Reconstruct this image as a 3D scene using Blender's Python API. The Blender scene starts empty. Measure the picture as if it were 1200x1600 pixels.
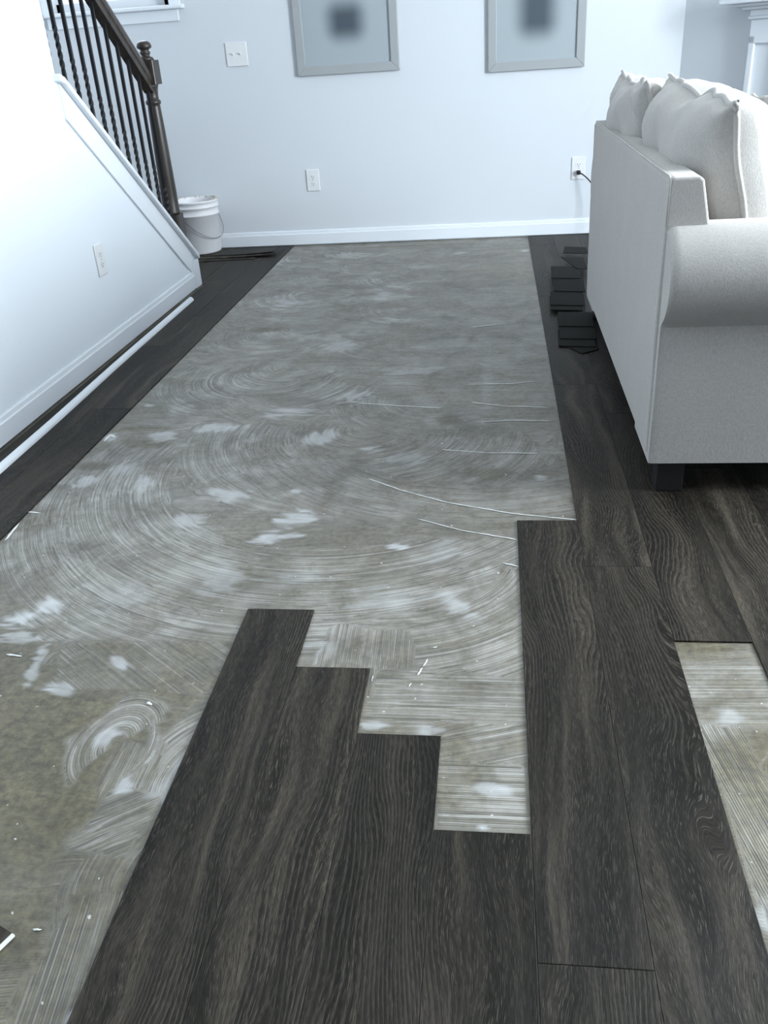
import bpy, bmesh, math, random
import numpy as np
from mathutils import Vector, Matrix

random.seed(4)
C = bpy.context.scene.collection
SC = bpy.context.scene
PI = math.pi

# ------------------------------------------------------------------ camera
H = 1.1
PITCH, YAW, ROLL, FPX = 0.48959, -0.14515, -0.068527, 1345.34


def cam_axes():
    cp, sp, cy, sy = math.cos(PITCH), math.sin(PITCH), math.cos(YAW), math.sin(YAW)
    cr, sr = math.cos(ROLL), math.sin(ROLL)
    f = Vector((sy * cp, cy * cp, -sp))
    r = Vector((cy, -sy, 0))
    u = r.cross(f)
    return cr * r + sr * u, -sr * r + cr * u, f


AX = cam_axes()
cam_d = bpy.data.cameras.new('camera')
cam = bpy.data.objects.new('camera', cam_d)
C.objects.link(cam)
cam.matrix_world = Matrix(((AX[0][0], AX[1][0], -AX[2][0], 0), (AX[0][1], AX[1][1], -AX[2][1], 0),
                           (AX[0][2], AX[1][2], -AX[2][2], H), (0, 0, 0, 1)))
cam_d.sensor_fit = 'HORIZONTAL'
cam_d.sensor_width = 36
cam_d.lens = FPX / 1200 * 36
cam_d.clip_start = 0.05
SC.camera = cam


def fl(u, v, z=0.0):
    """point of the photograph that lies on the floor -> metres on the floor plan"""
    d = AX[0] * ((u - 600) / FPX) + AX[1] * (-(v - 800) / FPX) + AX[2]
    t = (z - H) / d.z
    return (d.x * t, d.y * t)


# ------------------------------------------------------------------ sky, lights, exposure
w = bpy.data.worlds.new('sky')
SC.world = w
w.use_nodes = True
wn = w.node_tree.nodes
wl = w.node_tree.links
wn['Background'].inputs[0].default_value = (0.74, 0.87, 1.0, 1)
wn['Background'].inputs[1].default_value = 2.2


def area(name, loc, rot, sx, sy, power, col):
    d = bpy.data.lights.new(name, 'AREA')
    d.shape = 'RECTANGLE'
    d.size, d.size_y, d.energy, d.color = sx, sy, power, col
    o = bpy.data.objects.new(name, d)
    C.objects.link(o)
    o.location, o.rotation_euler = loc, rot
    return o


DAY = (0.85, 0.935, 1.0)
# daylight entering at the two windows of the right wall and at the stair window
area('daylight_right_near', (3.36, 2.15, 1.55), (0, PI / 2, 0), 1.3, 1.3, 322, DAY)
area('daylight_right_far', (3.36, 3.6, 1.55), (0, PI / 2, 0), 1.2, 1.1, 22, DAY)
area('daylight_stairs', (-2.29, 5.74, 2.0), (PI / 2, 0, PI), 0.7, 1.0, 14, DAY)

SC.view_settings.view_transform = 'Standard'
SC.view_settings.look = 'None'
SC.view_settings.exposure = 0.0
SC.view_settings.gamma = 1.0
SC.view_settings.use_curve_mapping = False


# ------------------------------------------------------------------ materials
class NT:
    """small helper to wire shader nodes"""

    def __init__(s, name):
        s.m = bpy.data.materials.new(name)
        s.m.use_nodes = True
        s.n, s.l = s.m.node_tree.nodes, s.m.node_tree.links
        s.b = s.n['Principled BSDF']

    def new(s, t, **k):
        n = s.n.new(t)
        for a, b in k.items():
            setattr(n, a, b)
        return n

    def put(s, sock, v):
        if isinstance(v, bpy.types.NodeSocket):
            s.l.new(v, sock)
        else:
            sock.default_value = v

    def math(s, op, a, b=0.0, c=None, clamp=False):
        n = s.new('ShaderNodeMath', operation=op, use_clamp=clamp)
        s.put(n.inputs[0], a)
        s.put(n.inputs[1], b)
        if c is not None:
            s.put(n.inputs[2], c)
        return n.outputs[0]

    def vmath(s, op, a, b):
        n = s.new('ShaderNodeVectorMath', operation=op)
        s.put(n.inputs[0], a)
        s.put(n.inputs[1], b)
        return n.outputs[0]

    def noise(s, vec, scale, detail=2, rough=0.5, dist=0.0):
        n = s.new('ShaderNodeTexNoise')
        s.put(n.inputs['Vector'], vec)
        n.inputs['Scale'].default_value = scale
        n.inputs['Detail'].default_value = detail
        n.inputs['Roughness'].default_value = rough
        n.inputs['Distortion'].default_value = dist
        return n.outputs[0]

    def ramp(s, fac, stops):
        n = s.new('ShaderNodeValToRGB')
        e = n.color_ramp.elements
        while len(e) < len(stops):
            e.new(0.5)
        for i, (p, c) in enumerate(stops):
            e[i].position = p
            e[i].color = (c, c, c, 1) if not isinstance(c, tuple) else (*c, 1)
        s.put(n.inputs[0], fac)
        return n.outputs[0]

    def mix(s, fac, a, b, mode='MIX'):
        n = s.new('ShaderNodeMix', data_type='RGBA', blend_type=mode)
        s.put(n.inputs[0], fac)
        for k, v in ((6, a), (7, b)):
            s.put(n.inputs[k], (*v, 1) if isinstance(v, tuple) and len(v) == 3 else v)
        return n.outputs[2]

    def col(s, v):
        s.put(s.b.inputs['Base Color'], (*v, 1) if isinstance(v, tuple) else v)

    def rough(s, v):
        s.put(s.b.inputs['Roughness'], v)

    def bump(s, h, strength, dist):
        n = s.new('ShaderNodeBump')
        n.inputs['Strength'].default_value = strength
        n.inputs['Distance'].default_value = dist
        s.put(n.inputs['Height'], h)
        s.l.new(n.outputs[0], s.b.inputs['Normal'])

    def obj(s):
        return s.new('ShaderNodeTexCoord').outputs['Object']

    def scaled(s, v, sc):
        return s.vmath('MULTIPLY', v, sc)


def paint(name, c, rough=0.5, bump=0.0, scale=250, var=0.03):
    t = NT(name)
    o = t.obj()
    n = t.noise(o, scale, 2)
    m = t.noise(o, 3, 3)
    t.col(t.mix(t.math('MULTIPLY', m, var * 2), c, tuple(x * 0.86 for x in c)))
    t.rough(rough)
    if bump:
        t.bump(n, bump, 0.002)
    return t.m


M = {}
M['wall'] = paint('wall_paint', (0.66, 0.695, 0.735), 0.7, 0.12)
M['wall_left'] = paint('lit_wall_paint', (0.78, 0.83, 0.885), 0.6, 0.10)  # same wall paint, made lighter to carry the window light falling on it
M['trim'] = paint('white_trim_paint', (0.79, 0.83, 0.875), 0.35)
M['ceiling'] = paint('ceiling_paint', (0.78, 0.78, 0.77), 0.9)
M['plastic'] = paint('white_plastic', (0.78, 0.79, 0.80), 0.3)
M['slot'] = paint('dark_slot', (0.03, 0.03, 0.03), 0.5)
M['black'] = paint('black_plastic', (0.012, 0.012, 0.013), 0.4)
M['iron'] = paint('black_iron', (0.010, 0.011, 0.014), 0.42, 0.1)
M['firebox'] = paint('firebox_black', (0.02, 0.02, 0.02), 0.6)
M['slate'] = paint('fireplace_slate', (0.16, 0.17, 0.18), 0.3, 0, 20, 0.3)
M['silver'] = paint('grey_picture_frame', (0.36, 0.38, 0.39), 0.4)
M['wire'] = paint('steel_wire', (0.16, 0.16, 0.17), 0.35)
M['sofa_leg'] = paint('dark_leg', (0.004, 0.0037, 0.0035), 0.6)
M['bucket'] = paint('white_bucket_plastic', (0.80, 0.80, 0.82), 0.38, 0.05, 30, 0.05)
M['dirt'] = paint('dried_adhesive', (0.62, 0.55, 0.42), 0.8, 0.6, 120, 0.6)
M['streak'] = paint('wet_adhesive', (0.72, 0.72, 0.70), 0.35, 0.3, 200, 0.2)


def wood_stain(name, dark, light):
    t = NT(name)
    o = t.obj()
    n = t.noise(t.scaled(o, (60, 60, 4)), 1.0, 4)
    t.col(t.ramp(n, [(0.3, dark), (0.7, light)]))
    t.rough(0.38)
    t.bump(n, 0.1, 0.001)
    return t.m


M['dark_wood'] = wood_stain('dark_stained_wood', (0.020, 0.016, 0.014), (0.055, 0.044, 0.037))


def plank_material():
    t = NT('brown_grey_vinyl_plank')
    o = t.obj()
    rnd = t.new('ShaderNodeObjectInfo').outputs['Random']
    cx = t.new('ShaderNodeCombineXYZ')
    t.put(cx.inputs[0], t.math('MULTIPLY', rnd, 37.3))
    t.put(cx.inputs[1], t.math('MULTIPLY', rnd, 91.7))
    t.put(cx.inputs[2], t.math('MULTIPLY', rnd, 13.1))
    p = t.vmath('ADD', o, cx.outputs[0])
    # wander of the grain
    wob = t.noise(t.scaled(p, (5, 1.6, 1)), 1.0, 2)
    sx = t.new('ShaderNodeSeparateXYZ')
    t.put(sx.inputs[0], p)
    gx = t.math('ADD', sx.outputs[0], t.math('MULTIPLY', t.math('SUBTRACT', wob, 0.5), 0.20))
    cb = t.new('ShaderNodeCombineXYZ')
    t.put(cb.inputs[0], gx)
    t.put(cb.inputs[1], sx.outputs[1])
    g = cb.outputs[0]
    def sheared(k, w):
        # staggers the dashes so that they never line up in rows
        c2 = t.new('ShaderNodeCombineXYZ')
        t.put(c2.inputs[0], gx)
        yy = t.math('ADD', sx.outputs[1], t.math('MULTIPLY', gx, k))
        t.put(c2.inputs[1], t.math('ADD', yy, t.math('MULTIPLY', t.noise(t.scaled(g, (150, 9, 1)), 1.0, 1), w)))
        return c2.outputs[0]
    gp, gf = sheared(9.7, 0.05), sheared(-13.3, 0.08)
    broad = t.noise(t.scaled(g, (22, 1.4, 1)), 1.0, 5, 0.58)
    base = t.ramp(broad, [(0.36, (0.0068, 0.0058, 0.0043)), (0.46, (0.0150, 0.0128, 0.0096)),
                          (0.54, (0.0320, 0.0272, 0.0208)), (0.66, (0.0740, 0.0615, 0.0470))])
    # growth rings, closing into cathedral figures where the wander is strong
    ring = t.math('SINE', t.math('MULTIPLY', gx, 760.0))
    ringm = t.math('MULTIPLY', t.ramp(t.noise(t.scaled(p, (8, 1.4, 1)), 1.0, 1), [(0.46, 0.0), (0.62, 1.0)]), 0.60)
    ringf = t.math('MULTIPLY', t.math('MULTIPLY_ADD', ring, 0.5, 0.5), ringm)
    base = t.mix(ringf, base, (0.0065, 0.0055, 0.0042))
    lines = t.math('POWER', t.math('MULTIPLY_ADD', t.math('SINE', t.math('MULTIPLY_ADD', gx, 760.0, 1.9)), 0.5, 0.5), 5.0)
    base = t.mix(t.math('MULTIPLY', lines, ringm), base, (0.094, 0.080, 0.062))
    # dark pores and pale brushed flecks, both short dashes along the board
    pores = t.ramp(t.noise(t.scaled(gp, (1150, 62, 1)), 1.0, 2, 0.6), [(0.47, 0.0), (0.60, 1.0)])
    base = t.mix(t.math('MULTIPLY', pores, 0.72), base, (0.0060, 0.0052, 0.0041))
    fl1 = t.ramp(t.noise(t.scaled(gf, (1300, 40, 1)), 1.0, 2), [(0.57, 0.0), (0.68, 1.0)])
    flm = t.ramp(t.noise(t.scaled(g, (38, 2.0, 1)), 1.0, 4), [(0.32, 0.35), (0.62, 1.0)])
    fleck = t.math('MULTIPLY', fl1, flm)
    base = t.mix(t.math('MULTIPLY', fleck, 0.75), base, (0.150, 0.131, 0.104))
    val = t.math('MULTIPLY_ADD', rnd, 0.36, 0.74)
    hv = t.new('ShaderNodeHueSaturation')
    t.put(hv.inputs['Color'], base)
    t.put(hv.inputs['Value'], val)
    t.col(hv.outputs[0])
    t.rough(t.math('MULTIPLY_ADD', broad, 0.12, 0.46))
    t.put(t.b.inputs['Specular IOR Level'], 0.15)
    hgt = t.math('SUBTRACT', fleck, t.math('MULTIPLY', pores, 0.6))
    t.bump(hgt, 0.35, 0.0006)
    return t.m


M['plank'] = plank_material()
M['plank_back'] = paint('vinyl_plank_underside', (0.014, 0.0145, 0.013), 0.8, 0.15, 90, 0.4)
M['plank_back'].node_tree.nodes['Principled BSDF'].inputs['Specular IOR Level'].default_value = 0.12


def fabric(name, c, c2):
    t = NT(name)
    o = t.obj()
    wa = t.noise(t.scaled(o, (420, 420, 110)), 1.0, 2, 0.6)
    wb = t.noise(t.scaled(o, (120, 120, 600)), 1.0, 2, 0.6)
    f = t.math('MULTIPLY_ADD', wa, 0.6, t.math('MULTIPLY', wb, 0.4))
    big = t.noise(o, 7, 3)
    f = t.math('ADD', f, t.math('MULTIPLY', t.math('SUBTRACT', big, 0.5), 0.16))
    t.col(t.ramp(f, [(0.34, c2), (0.64, c)]))
    t.rough(0.9)
    t.put(t.b.inputs['Sheen Weight'], 0.25)
    t.bump(f, 0.5, 0.0015)
    return t.m


M['fabric'] = fabric('oatmeal_linen_weave', (0.475, 0.455, 0.43), (0.365, 0.35, 0.332))
M['welt'] = fabric('oatmeal_welt', (0.52, 0.50, 0.475), (0.42, 0.405, 0.385))


def floor_material():
    """old adhesive on the subfloor: vertex data carry where the trowel went, nodes the ridges and stains"""
    t = NT('subfloor_with_trowelled_adhesive')
    o = t.obj()
    tone = t.new('ShaderNodeAttribute', attribute_name='tone')
    sep = t.new('ShaderNodeSeparateColor')
    t.put(sep.inputs[0], tone.outputs['Color'])
    haze, ridge, warm = sep.outputs[0], sep.outputs[1], sep.outputs[2]
    ph = t.new('ShaderNodeAttribute', attribute_name='phase').outputs['Fac']
    dab = t.new('ShaderNodeAttribute', attribute_name='dab').outputs['Fac']
    # stains of the subfloor
    n1 = t.noise(o, 3.2, 5, 0.62)
    n2 = t.noise(t.scaled(o, (1, 1.5, 1)), 24, 5, 0.68, 0.4)
    cool = t.ramp(n1, [(0.32, (0.082, 0.072, 0.055)), (0.68, (0.165, 0.147, 0.118))])
    olive = t.ramp(n1, [(0.30, (0.066, 0.056, 0.029)), (0.70, (0.170, 0.147, 0.088))])
    base = t.mix(warm, cool, olive)
    rust = t.ramp(t.noise(o, 5.5, 3), [(0.58, 0.0), (0.75, 1.0)])
    base = t.mix(t.math('MULTIPLY', rust, 0.35), base, (0.17, 0.115, 0.070))
    spots = t.ramp(n2, [(0.52, 0.0), (0.68, 1.0)])
    mott = t.ramp(t.noise(o, 60, 4, 0.7), [(0.35, 0.60), (0.65, 1.32)])
    base = t.mix(t.math('MULTIPLY', spots, 0.62), base, (0.046, 0.043, 0.032))
    big = t.ramp(t.noise(o, 9.5, 5, 0.7, 0.5), [(0.50, 0.0), (0.66, 1.0)])
    base = t.mix(t.math('MULTIPLY', big, t.math('MULTIPLY_ADD', warm, 0.45, 0.12)), base, (0.052, 0.047, 0.032))
    base = t.mix(1.0, base, mott, 'MULTIPLY')
    # trowel: broad streaks and fine ridges both follow the phase
    def n1d(scale, off, detail=2):
        n = t.new('ShaderNodeTexNoise', noise_dimensions='2D')
        cb = t.new('ShaderNodeCombineXYZ')
        t.put(cb.inputs[0], t.math('MULTIPLY', ph, scale))
        along = t.noise(o, 3.4, 2)
        t.put(cb.inputs[1], t.math('MULTIPLY_ADD', along, 5.0, off))
        t.put(n.inputs['Vector'], cb.outputs[0])
        n.inputs['Scale'].default_value = 1
        n.inputs['Detail'].default_value = detail
        n.inputs['Roughness'].default_value = 0.6
        return n.outputs[0]
    st_broad = t.ramp(n1d(34, 0.0, 3), [(0.36, 0.0), (0.64, 1.0)])
    st_fine = t.ramp(n1d(170, 7.0, 2), [(0.38, 0.0), (0.66, 1.0)])
    fine = t.math('MULTIPLY_ADD', t.math('SINE', t.math('MULTIPLY', ph, 2 * PI / 0.0044)), 0.5, 0.5)
    fine = t.math('POWER', fine, 1.6)
    patchy = t.ramp(t.noise(o, 7.5, 6, 0.66, 0.6), [(0.36, 0.0), (0.64, 1.0)])
    tex = t.math('MULTIPLY_ADD', st_broad, 0.26, t.math('MULTIPLY', st_fine, 0.46))
    tex = t.math('MULTIPLY_ADD', fine, 0.42, tex)
    k = t.math('ADD', t.math('MULTIPLY', tex, t.math('MULTIPLY_ADD', ridge, 1.0, 0.22)), 0.18)
    k = t.math('MULTIPLY', t.math('MULTIPLY', k, haze), t.math('MULTIPLY_ADD', patchy, 0.95, 0.25), clamp=True)
    film = t.mix(t.noise(o, 9, 2), (0.290, 0.278, 0.250), (0.425, 0.412, 0.382))
    c = t.mix(k, base, film)
    # darker grooves beside the streaks
    groove = t.math('MULTIPLY', t.math('SUBTRACT', 1.0, st_fine), t.math('MULTIPLY', ridge, 0.30))
    c = t.mix(groove, c, (0.085, 0.078, 0.062))
    line = t.ramp(n1d(95, 21.0, 1), [(0.63, 0.0), (0.70, 1.0)])
    c = t.mix(t.math('MULTIPLY', line, t.math('MULTIPLY', ridge, 0.65)), c, (0.070, 0.063, 0.050))
    pale = t.ramp(n1d(190, 43.0, 2), [(0.60, 0.0), (0.72, 1.0)])
    c = t.mix(t.math('MULTIPLY', pale, t.math('MULTIPLY', ridge, 0.32)), c, (0.46, 0.455, 0.44))
    dabt = t.math('MULTIPLY', dab, t.math('MULTIPLY_ADD', n2, 0.7, 0.55), clamp=True)
    c = t.mix(dabt, c, (0.53, 0.54, 0.55))
    crumbs = t.ramp(t.noise(o, 75, 1, 0.4), [(0.765, 0.0), (0.79, 1.0)])
    c = t.mix(t.math('MULTIPLY', crumbs, 0.7), c, (0.62, 0.61, 0.57))
    t.col(c)
    t.rough(t.math('MULTIPLY_ADD', k, -0.12, t.math('MULTIPLY_ADD', n2, 0.2, 0.34)))
    t.put(t.b.inputs['Specular IOR Level'], 0.5)
    hgt = t.math('ADD', t.math('MULTIPLY', t.math('MULTIPLY', fine, ridge), 0.5),
                 t.math('MULTIPLY', st_fine, t.math('MULTIPLY', ridge, 0.5)))
    hgt = t.math('ADD', hgt, t.math('MULTIPLY', n2, 0.35))
    t.bump(hgt, 0.45, 0.0014)
    return t.m


M['subfloor'] = floor_material()


def picture_material(cx, cz, hx, hz, soft):
    t = NT('soft_dark_print')
    o = t.obj()
    s = t.new('ShaderNodeSeparateXYZ')
    t.put(s.inputs[0], o)
    ax = t.math('DIVIDE', t.math('SUBTRACT', t.math('ABSOLUTE', t.math('SUBTRACT', s.outputs[0], cx)), hx), soft)
    az = t.math('DIVIDE', t.math('SUBTRACT', t.math('ABSOLUTE', t.math('SUBTRACT', s.outputs[2], cz)), hz), soft)
    ax = t.math('MAXIMUM', ax, -1.0)
    az = t.math('MAXIMUM', az, -1.0)
    m = t.math('SUBTRACT', t.math('SQRT', t.math('ADD', t.math('POWER', t.math('ADD', ax, 1.0), 2.0), t.math('POWER', t.math('ADD', az, 1.0), 2.0))), 1.0)
    mp = t.new('ShaderNodeMapRange', interpolation_type='SMOOTHSTEP')
    t.put(mp.inputs[0], m)
    mp.inputs[1].default_value = -1
    mp.inputs[2].default_value = 1
    t.col(t.mix(mp.outputs[0], (0.060, 0.082, 0.102), (0.36, 0.41, 0.44)))
    t.rough(0.5)
    return t.m


def glass_material():
    t = NT('window_glass')
    tr = t.new('ShaderNodeBsdfTransparent')
    gl = t.new('ShaderNodeBsdfGlossy')
    gl.inputs['Roughness'].default_value = 0.02
    mx = t.new('ShaderNodeMixShader')
    mx.inputs[0].default_value = 0.08
    t.l.new(tr.outputs[0], mx.inputs[1])
    t.l.new(gl.outputs[0], mx.inputs[2])
    t.l.new(mx.outputs[0], t.n['Material Output'].inputs[0])
    return t.m


M['glass'] = glass_material()


# ------------------------------------------------------------------ mesh helpers
class MB:
    def __init__(s):
        s.v, s.f, s.sm = [], [], []

    def add(s, v, f, smooth=False):
        k = len(s.v)
        s.v += [tuple(p) for p in v]
        s.f += [tuple(i + k for i in q) for q in f]
        s.sm += [smooth] * len(f)
        return s

    def box(s, x0, x1, y0, y1, z0, z1):
        v = [(x, y, z) for z in (z0, z1) for (x, y) in ((x0, y0), (x1, y0), (x1, y1), (x0, y1))]
        return s.add(v, [(3, 2, 1, 0), (4, 5, 6, 7), (0, 1, 5, 4), (1, 2, 6, 5), (2, 3, 7, 6), (3, 0, 4, 7)])

    def prism(s, pts, a0, a1, axis='x', smooth=False):
        """closed outline extruded along an axis; pts are the two other coordinates in order"""
        n = len(pts)
        def mk(a, p):
            return {'x': (a, p[0], p[1]), 'y': (p[0], a, p[1]), 'z': (p[0], p[1], a)}[axis]
        v = [mk(a0, p) for p in pts] + [mk(a1, p) for p in pts]
        f = [tuple(range(n))[::-1], tuple(range(n, 2 * n))]
        s.add(v, f)
        k = len(s.v) - 2 * n
        for i in range(n):
            j = (i + 1) % n
            s.f.append((k + i, k + j, k + n + j, k + n + i))
            s.sm.append(smooth)
        return s

    def lathe(s, prof, c=(0, 0, 0), n=32, smooth=True, cap=True):
        k = len(s.v)
        for r, z in prof:
            for i in range(n):
                a = 2 * PI * i / n
                s.v.append((c[0] + r * math.cos(a), c[1] + r * math.sin(a), c[2] + z))
        for j in range(len(prof) - 1):
            for i in range(n):
                i2 = (i + 1) % n
                s.f.append((k + j * n + i, k + j * n + i2, k + (j + 1) * n + i2, k + (j + 1) * n + i))
                s.sm.append(smooth)
        if cap:
            s.f.append(tuple(k + i for i in range(n))[::-1])
            s.sm.append(False)
            s.f.append(tuple(k + (len(prof) - 1) * n + i for i in range(n)))
            s.sm.append(False)
        return s

    def tube(s, path, r, n=8, closed=False, flat=1.0, smooth=True):
        k = len(s.v)
        P = [Vector(p) for p in path]
        m = len(P)
        for i in range(m):
            a = P[(i - 1) % m] if (closed or i > 0) else P[i]
            b = P[(i + 1) % m] if (closed or i < m - 1) else P[i]
            tt = (b - a).normalized()
            ref = Vector((0, 0, 1)) if abs(tt.z) < 0.9 else Vector((1, 0, 0))
            u = tt.cross(ref).normalized()
            vv = u.cross(tt).normalized()
            rr = r[i] if isinstance(r, (list, tuple)) else r
            for q in range(n):
                an = 2 * PI * q / n
                s.v.append(tuple(P[i] + u * (rr * math.cos(an)) + vv * (rr * flat * math.sin(an))))
        for i in range(m if closed else m - 1):
            i2 = (i + 1) % m
            for q in range(n):
                q2 = (q + 1) % n
                s.f.append((k + i * n + q, k + i * n + q2, k + i2 * n + q2, k + i2 * n + q))
                s.sm.append(smooth)
        if not closed:
            s.f.append(tuple(k + q for q in range(n))[::-1])
            s.f.append(tuple(k + (m - 1) * n + q for q in range(n)))
            s.sm += [False, False]
        return s

    def mesh(s, name, mat, fix=True):
        me = bpy.data.meshes.new(name)
        me.from_pydata(s.v, [], s.f)
        me.polygons.foreach_set('use_smooth', s.sm)
        if fix:
            bm = bmesh.new()
            bm.from_mesh(me)
            bmesh.ops.recalc_face_normals(bm, faces=bm.faces)
            bm.to_mesh(me)
            bm.free()
        me.materials.append(mat)
        return me

    def build(s, name, mat, parent=None, loc=(0, 0, 0), rot=(0, 0, 0), bevel=0, seg=2):
        o = bpy.data.objects.new(name, s.mesh(name, mat))
        C.objects.link(o)
        o.location, o.rotation_euler = loc, rot
        if parent:
            o.parent = parent
        if bevel:
            b = o.modifiers.new('bevel', 'BEVEL')
            b.width, b.segments, b.limit_method, b.angle_limit = bevel, seg, 'ANGLE', 0.6
        return o


def tag(o, label=None, cat=None, group=None, kind=None):
    for k, v in (('label', label), ('category', cat), ('group', group), ('kind', kind)):
        if v:
            o[k] = v
    return o


def struct(o):
    o['kind'] = 'structure'
    return o


def thing(name, label, cat, loc=(0, 0, 0), rot=(0, 0, 0), group=None):
    o = bpy.data.objects.new(name, None)
    C.objects.link(o)
    o.location, o.rotation_euler = loc, rot
    o.empty_display_size = 0.1
    return tag(o, label, cat, group)


# ------------------------------------------------------------------ plan of the room
XL, YB, XR, YR, ZC = -1.66, 5.79, 3.4, -3.0, 2.62
XS = -2.85            # outer wall of the stairs
XC = 1.069            # where the back wall meets the wall of the corner fireplace
X0, PW = -1.3245, 0.1535   # plank rows: edge of the bare strip, width


def row(k):
    return X0 + PW * k


BR = row(10)          # right edge of the bare strip


# ------------------------------------------------------------------ floor
rng = np.random.default_rng(7)


def vnoise(x, y, seed):
    r = np.random.default_rng(seed)
    tb = r.random((64, 64))
    xi, yi = np.floor(x).astype(int), np.floor(y).astype(int)
    fx, fy = x - xi, y - yi
    fx, fy = fx * fx * (3 - 2 * fx), fy * fy * (3 - 2 * fy)
    g = lambda a, b: tb[a % 64, b % 64]
    return (g(xi, yi) * (1 - fx) + g(xi + 1, yi) * fx) * (1 - fy) + (g(xi, yi + 1) * (1 - fx) + g(xi + 1, yi + 1) * fx) * fy


def fbm(x, y, seed, o=4):
    s, a, n = 0, 0.5, 0
    for i in range(o):
        s = s + a * vnoise(x * 2 ** i + 11.3 * i, y * 2 ** i + 5.1 * i, seed + i)
        n += a
        a *= 0.5
    return s / n


def sstep(a, b, x):
    t = np.clip((x - a) / (b - a), 0, 1)
    return t * t * (3 - 2 * t)


def adhesive_fields(X, Y):
    """haze (film of adhesive), ridge strength, warmth of the subfloor, white dabs with a painted sheen stripe, trowel phase"""
    wob = (fbm(X * 3, Y * 3, 3) - 0.5)
    far = sstep(1.0, 3.2, Y)
    left_near = sstep(1.75, 1.15, Y + 0.15 * (X + 1.0)) * sstep(-0.35, -0.6, X)
    haze = 0.42 + 0.30 * far + 1.15 * (fbm(X * 2.2, Y * 6.0, 20, 6) - 0.5) - 0.42 * left_near
    haze *= 1 - 0.18 * sstep(-0.75, -0.4, X) * sstep(3.0, 3.6, Y)
    ridge = 0.35 + 0.2 * far - 0.25 * left_near
    warm = np.clip(0.95 - 0.75 * sstep(0.9, 2.2, Y) + 0.7 * (fbm(X * 4, Y * 4, 31) - 0.5), 0, 1)
    warm = np.maximum(warm, sstep(5.55, 5.75, Y) * 0.7)
    phase = Y + 0.10 * X * np.sin(Y * 2.0) + 0.10 * wob
    dab = np.zeros_like(X)
    bl = fbm(X * 5, Y * 7, 15, 5) - 0.5

    def arc(c, r0, r1, a0, a1, hz, rs, squash=1.0, wobble=0.05, feather=0.03):
        nonlocal haze, ridge, phase
        dx, dy = X - c[0], (Y - c[1]) / squash
        r = np.hypot(dx, dy)
        a = np.degrees(np.arctan2(dy, dx))
        mid, half = (a0 + a1) / 2, (a1 - a0) / 2
        da = np.abs((a - mid + 180) % 360 - 180)
        en = fbm(X * 14, Y * 14, 77, 2) - 0.5
        m = sstep(r0 - feather, r0 + feather, r + 0.05 * en) * sstep(r1 + feather, r1 - feather, r + 0.08 * en)
        m = m * sstep(half + 9, half - 4, da + 40 * en)
        on = m > 0.5
        st = fbm(r * 34, a * 0.03, 41 + int(r1 * 100), 3)
        phase = np.where(on, r * 1.0 + 3.7 * r0 + c[0] * 5 + 0.02 * wob * wobble, phase)
        haze = haze * (1 - m) + m * (hz + 0.55 * (st - 0.5) + 0.75 * bl)
        ridge = ridge * (1 - m) + m * rs

    def strip(x0, x1, y0, y1, ang, hz, rs, feather=0.02):
        nonlocal haze, ridge, phase
        en = (fbm(X * 12, Y * 12, 91, 2) - 0.5) * 0.05
        m = (sstep(x0 - feather, x0 + feather, X + en) * sstep(x1 + feather, x1 - feather, X + en)
             * sstep(y0 - feather, y0 + feather, Y + en) * sstep(y1 + feather, y1 - feather, Y + en))
        t = math.radians(ang)
        ph = -math.sin(t) * X + math.cos(t) * Y
        st = fbm(ph * 22, (X + Y) * 1.5, 55, 3)
        phase = np.where(m > 0.5, ph + x0 * 7, phase)
        haze = haze * (1 - m) + m * (hz + 0.5 * (st - 0.5) + 0.75 * bl)
        ridge = ridge * (1 - m) + m * rs

    # far half: many short sweeps of the trowel
    r = random.Random(12)
    for i in range(26):
        cx, cy = r.uniform(-1.25, -0.3), r.uniform(3.3, 5.6)
        arc((cx, cy), r.uniform(0.04, 0.15), r.uniform(0.22, 0.42), r.uniform(150, 220), r.uniform(250, 350),
            r.uniform(0.55, 0.95), r.uniform(0.35, 0.8))
    for i in range(14):
        y = r.uniform(2.5, 5.5)
        strip(r.uniform(-0.55, -0.1), 0.25, y, y + r.uniform(0.15, 0.5), r.uniform(-4, 4), r.uniform(0.40, 0.66), r.uniform(0.25, 0.5))
    arc((-0.95, 4.45), 0.05, 0.34, 190, 300, 0.85, 0.8)
    arc((-1.0, 3.75), 0.05, 0.36, 180, 320, 0.7, 0.8)
    arc((-0.80, 3.30), 0.02, 0.30, 160, 340, 0.75, 0.7)
    arc((-0.878, 3.177), 0.12, 0.46, 150, 345, 0.62, 0.95)
    arc((-0.60, 3.15), 0.32, 0.55, 215, 320, 0.70, 0.6)
    arc((-0.20, 2.9), 0.05, 0.40, 190, 300, 0.62, 0.6)
    arc((-0.25, 2.75), 0.20, 0.45, 230, 330, 0.66, 0.7)
    # the great sweeps in the middle
    arc((-0.469, 2.30), 0.70, 1.00, 168, 352, 0.78, 0.9)
    arc((-0.451, 2.364), 0.52, 0.83, 172, 348, 0.70, 1.0)
    arc((-0.411, 2.598), 0.16, 0.62, 168, 352, 0.66, 0.9)
    arc((-0.05, 2.75), 0.55, 0.84, 210, 300, 0.62, 0.7)
    arc((-0.42, 2.62), 0.02, 0.22, 150, 330, 0.60, 0.7)
    # beside the planks
    arc((-0.25, 1.85), 0.28, 0.62, 270, 350, 0.72, 0.9)
    strip(-0.36, -0.17, 1.20, 1.52, 92, 0.85, 0.6)
    strip(-0.25, 0.07, 1.17, 1.36, 0, 0.62, 0.9)
    strip(-0.12, 0.07, 1.08, 1.22, 18, 0.55, 1.0)
    strip(-0.11, 0.07, 0.94, 1.12, 0, 0.85, 1.0)
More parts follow.
